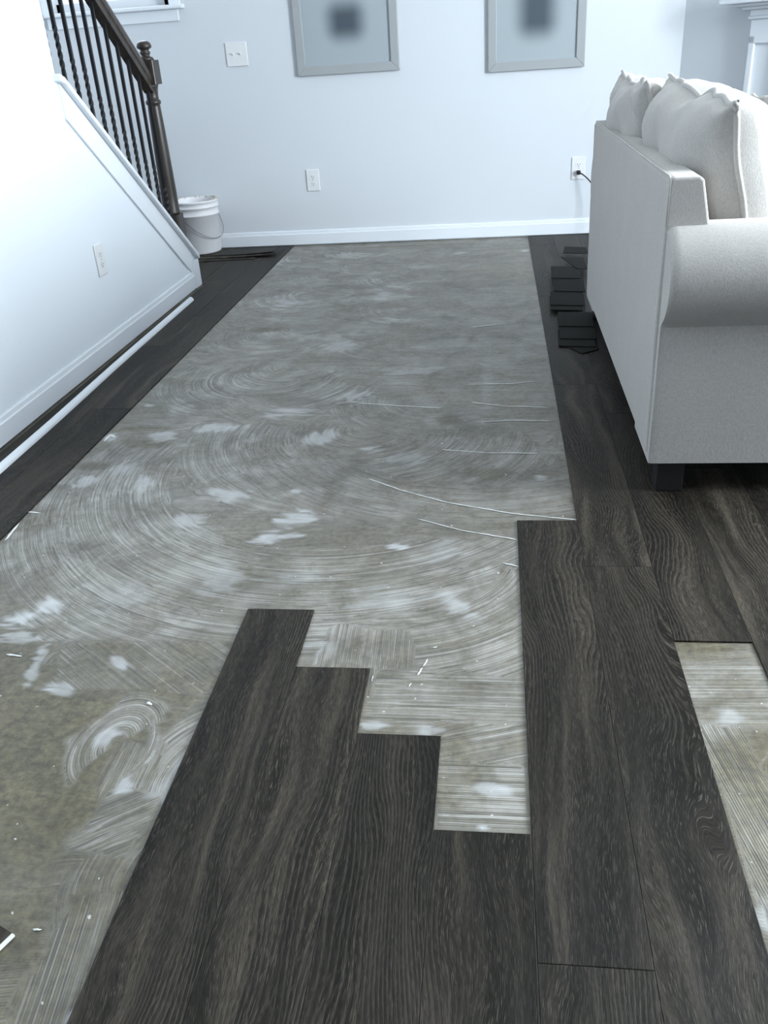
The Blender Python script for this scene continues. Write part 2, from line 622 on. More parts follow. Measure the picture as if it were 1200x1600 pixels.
    # left foreground
    arc((-0.88, 1.36), 0.01, 0.10, 20, 190, 0.62, 0.8)
    strip(-0.92, -0.55, 1.28, 1.45, -38, 0.42, 0.9)
    arc((-0.42, 1.05), 0.09, 0.225, 130, 230, 0.75, 1.2)
    strip(-0.70, -0.60, 0.98, 1.15, 90, 0.40, 1.0)
    arc((-0.692, 1.130), 0.055, 0.070, -50, 60, 0.9, 1.2, squash=1.5, feather=.006)
    arc((-0.698, 1.135), 0.012, 0.085, 35, 235, 0.90, 1.2, squash=1.5, feather=.012)
    arc((-0.46, 0.86), 0.10, 0.19, 120, 215, 0.42, 1.1)
    strip(-0.68, -0.56, 0.90, 1.02, 35, 0.55, 1.2)
    strip(-0.64, -0.5, 0.50, 0.82, 98, 0.24, 1.2)
    strip(-0.75, -0.64, 0.55, 0.70, 10, 0.25, 0.9)
    # patch at the right edge
    strip(0.36, 0.53, 1.23, 1.42, 2, 0.80, 0.9)
    strip(0.36, 0.44, 0.60, 1.24, 100, 0.60, 1.2)
    arc((0.60, 1.10), 0.02, 0.14, 90, 270, 0.25, 0.4)

    # white dabs and one painted stripe of floor sheen: photo point, half sizes in metres, turn, strength
    D = [(46, 962, .035, .075, -35, 1.2), (22, 995, .04, .02, 0, .8), (58, 1035, .012, .05, 10, .7), (96, 1078, .028, .02, 0, .8),
         (185, 1038, .035, .018, -20, .9), (226, 756, .03, .06, 20, .8), (360, 772, .06, .04, 0, .8), (300, 812, .05, .035, 0, .7),
         (416, 842, .06, .035, 0, .95), (340, 668, .09, .04, 0, .8), (250, 680, .05, .04, 0, .8), (172, 684, .02, .03, 0, .9),
         (132, 752, .06, .035, 20, .8), (190, 734, .05, .05, 0, .5), (456, 812, .045, .04, 20, .9), (624, 856, .022, .012, 0, 1.0),
         (462, 768, .018, .012, 0, 1.), (632, 716, .06, .04, 0, .5), (496, 684, .05, .06, 0, .8), (844, 746, .02, .03, 0, .8),
         (712, 944, .03, .06, 35, .6), (576, 702, .04, .03, 0, .8), (430, 410, .10, .10, 0, .7), (450, 470, .12, .12, 0, .5),
         (540, 400, .12, .08, 0, .5), (600, 460, .05, .14, 0, .5), (540, 620, .10, .06, 20, .7), (460, 640, .10, .05, 10, .7),
         (530, 540, .08, .10, 30, .5), (620, 500, .10, .04, 0, .5), (640, 580, .12, .04, 0, .4), (450, 905, .10, .04, 0, .35),
         (600, 940, .09, .05, 0, .4), (350, 900, .07, .05, -30, .4), (200, 930, .06, .05, -30, .3), (580, 1135, .03, .012, 0, .9),
         (680, 1140, .03, .012, 0, .7), (760, 1235, .035, .02, -20, .8), (755, 1292, .012, .006, 0, 1.1), (165, 1150, .022, .028, -25, .8),
         (200, 1228, .022, .018, 15, .8), (505, 1010, .03, .05, 5, .5), (1140, 1110, .04, .035, 0, .6), (1195, 1420, .02, .05, 0, .7),
         (110, 1592, .012, .012, 0, 1.), (230, 635, .03, .02, 0, .8), (760, 600, .02, .3, 0, .25), (690, 860, .05, .05, 0, .3),  # the long thin entry paints a reflected sheen, the others are adhesive
         (820, 392, .03, .03, 0, .9), (720, 395, .04, .05, 0, .5), (300, 1190, .03, .035, 0, .5), (250, 1240, .03, .03, 0, .4)]
    en = fbm(X * 40, Y * 40, 61, 3) - 0.5
    en2 = fbm(X * 12, Y * 16, 63, 3) - 0.5
    en3 = fbm(phase * 60 + 3 * X, X * 14, 67, 3) - 0.5
    for u, v, a, b, an, s in D:
        cx, cy = fl(u, v)
        t = math.radians(an)
        dx, dy = X - cx, Y - cy
        p, q = (dx * math.cos(t) + dy * math.sin(t)) / a, (-dx * math.sin(t) + dy * math.cos(t)) / b
        m = sstep(1.2, 0.35, np.hypot(p, q) + 2.2 * en3 + 1.3 * en2) * (0.75 + 0.5 * en)
        dab = np.maximum(dab, s * m)
    # brown stains
    for u, v, a, b in ((702, 655, .05, .05), (420, 515, .12, .05), (640, 384, .5, .04), (230, 690, .10, .06), (150, 730, .08, .05),
                       (775, 740, .12, .06), (1100, 1012, .09, .025), (220, 670, .12, .03), (1170, 1200, .06, .12)):
        cx, cy = fl(u, v)
        m = sstep(1.2, 0.4, np.hypot((X - cx) / a, (Y - cy) / b) + 0.8 * en2)
        haze = haze * (1 - 0.75 * m)
        warm = np.maximum(warm, 0.9 * m)
    return np.clip(haze, 0, 1.15), np.clip(ridge, 0, 1), warm, np.clip(dab, 0, 1), phase


def grid_lines(a, b, step):
    n = max(1, int(round((b - a) / step)))
    return np.linspace(a, b, n + 1)


def make_floor():
    V, F, A = [], [], [[], [], [], [], []]
    base = 0

    def patch(xs, ys):
        nonlocal base
        X, Y = np.meshgrid(xs, ys)
        nx, ny = len(xs), len(ys)
        P = np.stack([X.ravel(), Y.ravel(), np.zeros(X.size)], 1)
        V.append(P)
        i = (np.arange(ny - 1)[:, None] * nx + np.arange(nx - 1)[None, :]).ravel() + base
        F.append(np.stack([i, i + 1, i + nx + 1, i + nx], 1))
        for k, a in enumerate(adhesive_fields(X.ravel(), Y.ravel())):
            A[k].append(a)
        base += X.size

    ys = np.concatenate([grid_lines(0.45, 1.9, 0.004)[:-1], grid_lines(1.9, 3.2, 0.006)[:-1], grid_lines(3.2, YB, 0.010)])
    patch(grid_lines(X0, BR, 0.0055), ys)
    patch(grid_lines(row(11), row(12), 0.005), grid_lines(0.45, 1.55, 0.005))
    # the rest of the subfloor lies under the boards
    big = [0.2, 0.3]
    for x0, x1, y0, y1 in ((XS, X0, YR, YB), (X0, BR, YR, 0.45), (BR, row(11), YR, YB), (row(11), row(12), YR, 0.45),
                           (row(11), row(12), 1.55, YB), (row(12), XR, YR, YB)):
        patch(np.array([x0, x1]), np.array([y0, y1]))
    V_, F_ = np.concatenate(V), np.concatenate(F)
    me = bpy.data.meshes.new('floor')
    me.vertices.add(len(V_))
    me.vertices.foreach_set('co', V_.ravel())
    me.loops.add(F_.size)
    me.loops.foreach_set('vertex_index', F_.ravel().astype(np.int32))
    me.polygons.add(len(F_))
    me.polygons.foreach_set('loop_start', np.arange(0, F_.size, 4, dtype=np.int32))
    me.polygons.foreach_set('loop_total', np.full(len(F_), 4, dtype=np.int32))
    me.update()
    hz, rd, wm, db, ph = [np.concatenate(a) for a in A]
    ca = me.attributes.new('tone', 'FLOAT_COLOR', 'POINT')
    ca.data.foreach_set('color', np.stack([hz, rd, wm, np.ones_like(hz)], 1).ravel().astype(np.float32))
    for n, a in (('phase', ph), ('dab', db)):
        at = me.attributes.new(n, 'FLOAT', 'POINT')
        at.data.foreach_set('value', a.astype(np.float32))
    me.materials.append(M['subfloor'])
    o = bpy.data.objects.new('floor', me)
    C.objects.link(o)
    return struct(o)


floor = make_floor()
PT = 0.004
_pl = {}


def plank_mesh(wd, ln):
    key = (round(wd, 3), round(ln, 3))
    if key not in _pl:
        a, b, g, c = wd / 2, ln / 2, 0.0003, 0.0009
        m = MB()
        q = lambda d, z: [(-a + d, -b + d, z), (a - d, -b + d, z), (a - d, b - d, z), (-a + d, b - d, z)]
        m.add(q(g, 0) + q(g, PT - 0.0006) + q(g + c, PT),
              [(3, 2, 1, 0), (8, 9, 10, 11)] + [(i + k, (i + 1) % 4 + k, (i + 1) % 4 + k + 4, i + k + 4) for k in (0, 4) for i in range(4)])
        _pl[key] = m.mesh('floor_plank', M['plank'])
    return _pl[key]


def plank(x0, x1, y0, y1):
    o = bpy.data.objects.new('floor_plank', plank_mesh(x1 - x0, y1 - y0))
    C.objects.link(o)
    o.parent = floor
    o.location = ((x0 + x1) / 2, (y0 + y1) / 2, 0.0004)
    return o


PLEN = 1.24


def lay(x0, x1, ya, yb, start):
    """a row of boards from ya to yb with a joint at start"""
    js = [ya]
    j = start - math.ceil((start - ya) / PLEN) * PLEN
    while j < yb - 0.02:
        if j > ya + 0.02:
            js.append(j)
        j += PLEN
    js.append(yb)
    for a, b in zip(js, js[1:]):
        plank(x0, x1, a, b)


YE = YB - 0.012
for k, top in ((5, 1.572), (6, 1.369), (7, 1.181), (8, 0.968), (9, 1.990)):   # the stepped boards
    lay(row(k), row(k + 1), YR + .02, top, top)
lay(row(10), row(11), YR + .02, YE, 1.766)
lay(row(11), row(12), 1.481, YE, 1.481)
lay(row(11), row(12), YR + .02, 0.3, 0.3)
rj = random.Random(3)
for k in range(12, 31):
    lay(row(k), min(row(k + 1), XR - 0.02), YR + .02, YE, [2.35, 1.15, 1.9, 0.7, 1.55, 2.6][k % 6] + rj.uniform(-.1, .1))
lay(row(-1), row(0), YR + .02, YE, 2.837)
lay(row(-2), row(-1), YR + .02, YE, 3.6)
lay(XL - 0.002, row(-2), 4.76, YE, 4.76)
for k in range(-10, -2):
    lay(max(row(k), XS + .01), row(k + 1) if k < -3 else XL - 0.003, 4.76, YE, 5.3 + .2 * (k % 3))


def ribbon_tube(name, uv, r, mat, parent, flat=0.45, z=0.0012, jit=0.3, seed=1):
    rr = random.Random(seed)
    pts = [Vector((*fl(*p), z)) for p in uv]
    path, rad = [], []
    for a, b in zip(pts, pts[1:]):
        n = max(4, int((b - a).length / 0.015))
        for i in range(n):
            path.append(a.lerp(b, i / n) + Vector((rr.uniform(-1, 1), rr.uniform(-1, 1), 0)) * 0.0009)
            rad.append(r * rr.uniform(1 - jit, 1 + jit))
    path.append(pts[-1])
    rad.append(r * 0.3)
    rad[0] = r * 0.3
    o = MB().tube(path, rad, 6, flat=flat).build(name, mat, parent)
    return o


for i, (uv, r) in enumerate((
        ([(575, 748), (625, 766), (700, 786), (800, 803), (903, 813)], .0022), ([(652, 811), (720, 829), (808, 844)], .0020),
        ([(690, 703), (760, 708), (845, 709)], .0020), ([(748, 660), (800, 657), (862, 658)], .0020),
        ([(785, 880), (811, 886)], .0024), ([(735, 629), (790, 635), (858, 637)], .0024), ([(560, 630), (630, 635), (690, 638)], .0020),
        ([(730, 601), (800, 600), (838, 596)], .0024), ([(683, 1011), (676, 1013)], .0014), ([(668, 1030), (661, 1042)], .0016), ([(660, 1044), (652, 1056)], .0016), ([(643, 1068), (638, 1074)], .0012),
        ([(38, 800), (62, 802)], .003), ([(8, 845), (30, 818)], .0035), ([(735, 512), (790, 506)], .003),
        ([(163, 690), (172, 680), (180, 684)], .006), ([(10, 1023), (34, 1026)], .0035), ([(230, 1098), (237, 1102)], .004),
        ([(905, 818), (912, 850)], .0022), ([(583, 1056), (581, 1066)], .0008),
        ([(300, 1385), (296, 1400)], .001), ([(52, 1453), (65, 1453)], .0018), ([(205, 1367), (212, 1365)], .0016))):
    ribbon_tube('adhesive_streak', uv, r, M['streak'], floor, seed=i)

# ------------------------------------------------------------------ walls
TH = 0.13
wb = MB()
WX0, WX1, WZ0 = -2.66, -1.93, 1.425
wb.box(XS - TH, WX0, YB, YB + TH, 0, ZC).box(WX1, XC, YB, YB + TH, 0, ZC).box(WX0, WX1, YB, YB + TH, 0, WZ0).box(WX0, WX1, YB, YB + TH, 2.5, ZC)
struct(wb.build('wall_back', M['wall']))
# left wall: full height beside the stairs, then the raked knee wall; one outline extruded
Y1, Y2 = 3.51, 4.742
def knee_z(y):
    return 0.560 - 0.75 * (y - 4.2)
wlm = MB()
wlm.prism([(YR, 0), (Y2, 0), (Y2, knee_z(Y2)), (3.53, knee_z(3.53)), (Y1, 1.068), (Y1, ZC), (YR, ZC)], XL, XL - TH, 'x')
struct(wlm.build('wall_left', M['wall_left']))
struct(MB().box(XS - TH, XS, YR, YB, 0, ZC).build('wall_stair', M['wall']))
# wall of the corner fireplace at 45 degrees
ANG = 1.75 / math.sqrt(2)
wa = MB()
xa, ya = XC + ANG, YB - ANG
wa.prism([(XC, YB), (xa, ya), (xa + .09, ya + .09), (XC + .09, YB + .09)], 0, ZC, 'z')
struct(wa.build('wall_corner', M['wall']))
struct(MB().box(xa, XR + TH, ya, ya + TH, 0, ZC).build('wall_alcove', M['wall']))
WIN_R = ((1.5, 2.8), (3.05, 4.15))
wr = MB().box(XR, XR + TH, YR, ya, 0, 0.85).box(XR, XR + TH, YR, ya, 2.25, ZC)
for a, b in ((YR, WIN_R[0][0]), (WIN_R[0][1], WIN_R[1][0]), (WIN_R[1][1], ya)):
    wr.box(XR, XR + TH, a, b, 0.85, 2.25)
struct(wr.build('wall_right', M['wall']))
struct(MB().box(XS - TH, XR + TH, YR - TH, YR, 0, ZC).build('wall_rear', M['wall']))
struct(MB().box(XS - TH, XR + TH, YR - TH, YB + TH, ZC, ZC + .1).build('ceiling', M['ceiling']))


def window(n, origin, rotz, wd, z0, z1, stool=True):
    """frame, sash bars, panes, casing, stool and apron; local x along the wall, local -y into the room"""
    r = bpy.data.objects.new('window_%d' % n, None)
    C.objects.link(r)
    r.location, r.rotation_euler = origin, (0, 0, rotz)
    struct(r)
    fr = MB()
    h = wd / 2
    for a, b, c, d in ((-h, -h + .045, z0, z1), (h - .045, h, z0, z1), (-h, h, z1 - .045, z1), (-h, h, z0, z0 + .05), (-h, h, (z0 + z1) / 2 - .02, (z0 + z1) / 2 + .02)):
        fr.box(a, b, .05, .09, c, d)
    fr.build('window_frame', M['trim'], r)
    MB().box(-h + .045, h - .045, .068, .072, z0 + .05, (z0 + z1) / 2 - .02).build('pane', M['glass'], r)
    MB().box(-h + .045, h - .045, .068, .072, (z0 + z1) / 2 + .02, z1 - .045).build('pane', M['glass'], r)
    cs = MB()
    for a, b, c, d in ((-h - .07, -h, z0, z1 + .07), (h, h + .07, z0, z1 + .07), (-h - .07, h + .07, z1, z1 + .07)):
        cs.box(a, b, -.018, -.0005, c, d)
    cs.build('casing', M['trim'], r, bevel=.004)
    if stool:
        MB().box(-h - .09, h + .09, -.055, .05, z0 - .022, z0).build('window_sill', M['trim'], r, bevel=.006)
        MB().box(-h - .05, h + .05, -.016, -.0005, z0 - .085, z0 - .022).build('apron', M['trim'], r, bevel=.004)
    return r


window(1, ((WX0 + WX1) / 2, YB, 0), 0, WX1 - WX0, WZ0, 2.5)
for i, (a, b) in enumerate(WIN_R):
    window(2 + i, (XR, (a + b) / 2, 0), -PI / 2, b - a, 0.85, 2.25)

# baseboards and the trim of the stair wall
BH = 0.088


def base_profile(t=.015, z0=.008):
    return [(0, z0), (t, z0), (t, z0 + BH - .022), (t - .004, z0 + BH - .018), (t - .006, z0 + BH - .004), (t - .009, z0 + BH), (0, z0 + BH)]


struct(MB().prism([(YB - a, z) for a, z in base_profile()], XS, XC - .004, 'x').build('baseboard_back', M['trim']))
struct(MB().prism([(XL + a, z) for a, z in base_profile(.014, .008)], YR, 4.665, 'y').build('baseboard_left', M['trim']))
bc = MB().prism([(-a, z) for a, z in base_profile()], 0.012, 0.36, 'x').build('baseboard_corner', M['trim'], None, (XC, YB, 0), (0, 0, -PI / 4))
struct(bc)
# raked skirt, bead, end board and cap of the knee wall
SK = .125
struct(MB().prism([(3.512, knee_z(3.512) - .006), (4.69, knee_z(4.69)), (4.69, knee_z(4.69) - SK), (3.512, knee_z(3.512) - SK)], XL + .007, XL - .001, 'x').build('trim_1', M['trim']))
def bead(off, t, p):
    return MB().prism([(3.512, knee_z(3.512) - off), (4.60, knee_z(4.60) - off), (4.60, knee_z(4.60) - off - t), (3.512, knee_z(3.512) - off - t)], XL + p, XL, 'x')
struct(bead(SK - .001, .010, .011).build('trim_2', M['trim'], bevel=.003))
struct(MB().box(XL - TH - .004, XL + .016, Y2 - .075, Y2 + .016, .004, knee_z(Y2) - .002).build('trim_3', M['trim'], bevel=.003))
ct = .021
cp = [(3.487, 1.077), (3.524, knee_z(3.524) + .0008), (4.752, knee_z(4.752) + .0008), (4.752, knee_z(4.752) + ct * 1.25), (3.528, knee_z(3.528) + ct * 1.25), (3.487, 1.104)]
struct(MB().prism(cp, XL + .030, XL - TH - .02, 'x').build('trim_4', M['trim'], bevel=.005))

# ------------------------------------------------------------------ wall plates and pictures


def plate(name, label, cat, loc, rotz, wd, ht):
    t = thing(name, label, cat, loc, (0, 0, rotz))
    MB().prism([(-wd / 2, -ht / 2), (wd / 2, -ht / 2), (wd / 2, ht / 2), (-wd / 2, ht / 2)], -.007, 0, 'y').build('cover_plate', M['plastic'], t, bevel=.004)
    return t


def outlet(label, loc, rotz):
    t = plate('wall_outlet', label, 'outlet', loc, rotz, .083, .130)
    for s in (-1, 1):
        pts = []
        for i in range(20):
            a = 2 * PI * i / 20
            pts.append((.0175 * math.cos(a), s * .0215 + max(-.0135, min(.0135, .0175 * math.sin(a)))))
        rc = MB().prism(pts, -.0088, -.006, 'y').build('receptacle', M['plastic'], t)
        sl = MB().box(-.0085, -.006, -.0092, -.0086, s * .0215 - .002, s * .0215 + .007)
        sl.box(.006, .0082, -.0092, -.0086, s * .0215 - .001, s * .0215 + .006)
        sl.prism([(.003 * math.cos(a * PI / 4), s * .0215 - .008 + .003 * math.sin(a * PI / 4)) for a in range(8)], -.0092, -.0086, 'y')
        sl.build('slots', M['slot'], rc)
    MB().lathe([(.003, -.001), (.003, .001), (.002, .0016)], n=10).build('screw', M['silver'], t, (0, -.007, 0), (PI / 2, 0, 0))
    return t


outlet('white duplex outlet on the back wall below the left picture', (-1.157, YB - .0005, .403), 0)
ol2 = outlet('white duplex outlet beside the sofa with a black plug in it', (0.512, YB - .0005, .396), 0)
outlet('white duplex outlet on the bright stair wall under the slope', (XL + .0005, 3.555, .40), PI / 2)
sw = plate('light_switch', 'white double toggle switch plate on the back wall beside the stairs', 'switch', (-1.556, YB - .0005, 1.142), 0, .132, .130)
for s in (-1, 1):
    MB().box(s * .023 - .0055, s * .023 + .0055, -.0085, -.006, -.0125, .0125).build('toggle_collar', M['plastic'], sw)
    MB().prism([(-.006, .003), (-.021, .010), (-.021, .003), (-.006, -.006)], s * .023 - .004, s * .023 + .004, 'x').build('toggle', M['plastic'], sw, bevel=.001)

pc = thing('power_cord', 'black plug and cord running from the outlet behind the sofa', 'cord', (0.512, YB - .0093, .396))
MB().box(-.012, .012, -.030, 0, -.034, -.010).build('plug', M['black'], pc, bevel=.004)
path = [(0, -.030, -.022), (.02, -.045, -.028), (.06, -.07, -.06), (.12, -.12, -.14), (.18, -.2, -.28), (.22, -.3, -.386), (.25, -.6, -.386), (.28, -.9, -.386)]
cr = []
for i in range(len(path) - 1):
    for k in range(5):
        cr.append(Vector(path[i]).lerp(Vector(path[i + 1]), k / 5))
for _ in range(3):
    cr = [cr[0]] + [(cr[i - 1] + cr[i] * 2 + cr[i + 1]) / 4 for i in range(1, len(cr) - 1)] + [cr[-1]]
MB().tube(cr, .0042, 8).build('cord', M['black'], pc)


def picture(label, x0, x1, z0, z1, dk):
    t = thing('framed_picture', label, 'picture', ((x0 + x1) / 2, YB - .002, z0))
    wd, ht, fw = x1 - x0, z1 - z0, .05
    f = MB()
    a = wd / 2
    f.prism([(-a, 0), (a, 0), (a - fw, fw), (-a + fw, fw)], -.022, 0, 'y').prism([(-a, ht), (a, ht), (a - fw, ht - fw), (-a + fw, ht - fw)], -.022, 0, 'y')
    f.prism([(-a, 0), (-a + fw, fw), (-a + fw, ht - fw), (-a, ht)], -.022, 0, 'y').prism([(a, 0), (a - fw, fw), (a - fw, ht - fw), (a, ht)], -.022, 0, 'y')
    f.build('frame', M['silver'], t, bevel=.003)
    MB().box(-a + fw, a - fw, -.010, 0, fw, ht - fw).build('print', picture_material(*dk), t)
    return t


picture('grey framed picture with a small soft dark square, left one on the wall', -1.185, -.565, 1.0, 1.58, (-.0, .275, .10, .088, .065))
picture('grey framed picture with a tall soft dark shape, right one on the wall', -.04, .520, .955, 1.62, (0.0, .40, .10, .22, .07))

# ------------------------------------------------------------------ stairs and railing
st = thing('staircase', 'white stairs climbing behind the raked wall', 'stairs', (-2.32, 4.6, 0))
for i in range(11):
    y = 4.42 - i * .245
    z = .10 + i * .18
    MB().box(-.52, .52, y - .26 - 4.6, y + .02 - 4.6, z - .03, z).build('tread', M['dark_wood'], st, bevel=.006)
    MB().box(-.52, .52, y - .015 - 4.6, y - 4.6, max(0.006, z - .18), z - .031).build('riser', M['trim'], st)

XN, YN = -1.73, 4.70
rail = thing('stair_railing', 'dark wood handrail and newel post with black twisted iron balusters', 'railing', (XN, YN, knee_z(YN)))
RZ = knee_z(YN)
SL = (0.198 - 1.078) / (4.745 - 3.50)


def to_rail(x, y, z):
    return (x - XN, y - YN, z - RZ)


nw = bpy.data.objects.new('newel_post', None)
hb = .047
def sq(m, h, z0, z1, ch=.008):
    m.prism([(-h + ch, -h), (h - ch, -h), (h, -h + ch), (h, h - ch), (h - ch, h), (-h + ch, h), (-h, h - ch), (-h, -h + ch)], z0, z1, 'z')
body = MB()
sq(body, hb, .13, .400)
body.lathe([(.044, .400), (.046, .404), (.045, .412), (.043, .416), (.0425, .50), (.040, .66), (.036, .82), (.0325, .925), (.031, .932), (.038, .938), (.039, .945), (.038, .952), (.031, .958),
            (.030, .978), (.033, 1.0), (.037, 1.018), (.040, 1.026)], n=28)
sq(body, hb, 1.026, 1.135, .003)
body.lathe([(.040, 1.135), (.034, 1.148), (.022, 1.152), (.020, 1.158), (.026, 1.166), (.026, 1.172), (.020, 1.178), (.024, 1.184), (.036, 1.190), (.037, 1.198), (.033, 1.210), (.022, 1.219), (.006, 1.222)], n=24)
body.build('newel_post', M['dark_wood'], rail, (0, 0, -RZ))
bpy.data.objects.remove(nw)
# handrail: moulded section swept up the slope
def rail_mid(y):
    return 1.144 + (y - 4.457) * -.735 + .052
prof = [(-.024, -.046), (.024, -.046), (.024, -.018), (.031, -.010), (.031, .012), (.024, .032), (.010, .040), (-.010, .040), (-.024, .032), (-.031, .012), (-.031, -.010), (-.024, -.018)]
hm = MB()
v = []
for y in (4.662, 3.2):
    for a, b in prof:
        v.append(to_rail(XN + a, y, rail_mid(y) + b * 1.24))
n = len(prof)
hm.add(v, [tuple(range(n)), tuple(range(n, 2 * n))[::-1]] + [(i, (i + 1) % n, n + (i + 1) % n, n + i) for i in range(n)])
hm.build('handrail', M['dark_wood'], rail, bevel=.002)


def baluster(y, tw):
    zb, zt = knee_z(y) + ct * 1.25 - .004, rail_mid(y) - .05
    m = MB()
    h = .0068
    L = zt - zb
    t0, t1 = zb + .155 + tw, zb + .315 + tw
    zs = [zb] + list(np.linspace(t0, t1, 31)) + [zt]
    k = len(zs)
    vv = []
    for z in zs:
        a = PI / 4 + np.clip((z - t0) / (t1 - t0), 0, 1) * 2.5 * PI
        rr = h * 1.414 * (1.05 if t0 < z < t1 else 1)
        for q in range(4):
            vv.append(to_rail(XN + rr * math.cos(a + q * PI / 2), y, z) if False else
                      (rr * math.cos(a + q * PI / 2), y - YN + rr * math.sin(a + q * PI / 2), z - RZ))
    ff = [(0, 1, 2, 3), tuple(range((k - 1) * 4, k * 4))]
    for i in range(k - 1):
        for q in range(4):
            ff.append((i * 4 + q, i * 4 + (q + 1) % 4, (i + 1) * 4 + (q + 1) % 4, (i + 1) * 4 + q))
    m.add(vv, ff)
    m.build('baluster', M['iron'], rail)


for i in range(11):
    baluster(3.640 + i * .1013, .03 if i % 2 else -.01)

# ------------------------------------------------------------------ corner fireplace
fp = thing('fireplace_mantel', 'white panelled corner fireplace surround with a moulded mantel shelf', 'fireplace', (XC, YB, 0), (0, 0, -PI / 4))
L0, LM = .44, .92      # left edge of the surround and its middle, along the angled wall
def fbox(nm, a, b, d0, d1, z0, z1, mat='trim', bv=.004):
    return MB().box(a, b, -d1, -d0, z0, z1).build(nm, M[mat], fp, bevel=bv)
R1 = 2 * LM - L0
for s, (a, b) in enumerate(((L0, L0 + .19), (R1 - .19, R1))):
    p = fbox('pilaster', a, b, .001, .03, 0.006, 1.135)
    m = MB()
    for q in ((a, a + .035, .02, 1.06), (b - .035, b, .02, 1.06), (a, b, 1.02, 1.135), (a, b, .02, .16)):
        m.box(q[0], q[1], -.046, -.03, q[2], q[3])
    m.build('pilaster_panel', M['trim'], p, bevel=.005)
fbox('frieze', L0 + .19, R1 - .19, .001, .038, .90, 1.135)
fbox('frieze_moulding', L0 - .012, R1 + .012, .001, .060, 1.135, 1.150)
fbox('frieze_moulding', L0 - .006, R1 + .006, .001, .052, 1.150, 1.180)
fbox('mantel_moulding', L0 - .04, R1 + .04, .001, .085, 1.180, 1.196, bv=.006)
fbox('mantel_moulding', L0 - .08, R1 + .08, .001, .13, 1.196, 1.210, bv=.006)
fbox('mantel_shelf', L0 - .125, R1 + .125, .001, .17, 1.210, 1.245, bv=.006)
fbox('slate_surround', L0 + .19, L0 + .29, .001, .02, .006, .90, 'slate', .001)
fbox('slate_surround', R1 - .29, R1 - .19, .001, .02, .006, .90, 'slate', .001)
fbox('slate_surround', L0 + .29, R1 - .29, .001, .02, .78, .90, 'slate', .001)
fbox('firebox', L0 + .29, R1 - .29, .001, .012, .006, .78, 'firebox', .001)

# ------------------------------------------------------------------ sofa
SX, SY0, SY1 = 0.40, 2.165, 3.865
sofa = thing('sofa', 'oatmeal linen sofa with rolled arms, its back turned to the bare strip', 'sofa', (SX, SY0, 0))
T = lambda x, y, z: (x - SX, y - SY0, z)
fab = M['fabric']


def local_box(x0, x1, y0, y1, z0, z1):
    return MB().box(x0 - SX, x1 - SX, y0 - SY0, y1 - SY0, z0, z1)


# back: straight outside, slightly raked inside
bk = MB().prism([(0.012, .10), (0, .12), (-.004, .50), (0, .795), (.006, .806), (.070, .806), (.078, .797), (.16, .42), (.16, .10)], 0, SY1 - SY0, 'y')
bk.build('back_frame', fab, sofa, bevel=.006)
# thin self-welt along the outside back edge
MB().tube([T(SX + .001, SY0 + .002, .70), T(SX + .001, SY0 + .002, .80), T(SX + .004, SY0 + .03, .806), T(SX + .004, SY1 - .03, .806), T(SX + .001, SY1, .79), T(SX + .001, SY1, .2)], .0028, 6).build('back_seam', M['welt'], sofa)


def arm(mirror):
    """rolled arm: panel below, roll above; outline in y-z, run along x with a soft closed end"""
    o_, cy, cz, r = 2.138, 2.195, .580, .122
    pts = [(2.40, .095), (o_, .095), (o_ - .002, .30), (o_, .462)]
    a0, a1 = math.radians(238), math.radians(-28)
    for i in range(29):
        a = a0 + (a1 - a0) * i / 28
        pts.append((cy + r * 1.06 * math.cos(a), cz + r * math.sin(a)))
    pts += [(2.32, .50), (2.40, .46)]
    if mirror:
        s = SY0 + SY1
        pts = [(s - y, z) for y, z in pts][::-1]
    cyy = sum(p[0] for p in pts) / len(pts)
    m = MB()
    v, n = [], len(pts)
    for x, q in ((.404, .955), (.407, .975), (.414, .992), (.428, 1.0), (1.27, 1.0), (1.285, .99), (1.29, .965)):
        for y, z in pts:
            yc, zc = cyy, .45
            v.append(T(x, yc + (y - yc) * q, max(.095, zc + (z - zc) * (q if z > .2 else 1))))
    f = [tuple(range(n)), tuple(range(6 * n, 7 * n))[::-1]]
    for k in range(6):
        for i in range(n):
            j = (i + 1) % n
            f.append((k * n + i, k * n + j, (k + 1) * n + j, (k + 1) * n + i))
    m.add(v, f, True)
    o = m.build('arm', fab, sofa)
    md = o.modifiers.new('split', 'EDGE_SPLIT')
    md.split_angle = math.radians(38)
    # seam where the roll meets the side panel
    return o


arm(False)
arm(True)
local_box(.56, 1.26, 2.40, 3.63, .10, .30).build('seat_frame', fab, sofa, bevel=.01)


def puff(lx, ly, lz, n=14, e=5.0):
    """soft box for the seat cushions"""
    bm = bmesh.new()
    bmesh.ops.create_cube(bm, size=2)
    bmesh.ops.subdivide_edges(bm, edges=bm.edges, cuts=n, use_grid_fill=True)
    for q in bm.verts:
        p = q.co
        m = (abs(p.x) ** e + abs(p.y) ** e + abs(p.z) ** e) ** (1 / e)
        p = p / m
        q.co = Vector((p.x * lx / 2, p.y * ly / 2, p.z * lz / 2))
    return bm


for yc in (2.71, 3.32):
    bm = puff(.72, .605, .17)
    me = bpy.data.meshes.new('seat_cushion')
    for f in bm.faces:
        f.smooth = True
    bm.to_mesh(me)
    bm.free()
    me.materials.append(fab)
    o = bpy.data.objects.new('seat_cushion', me)
    C.objects.link(o)
    o.parent = sofa
    o.location = T(.95, yc, .385)


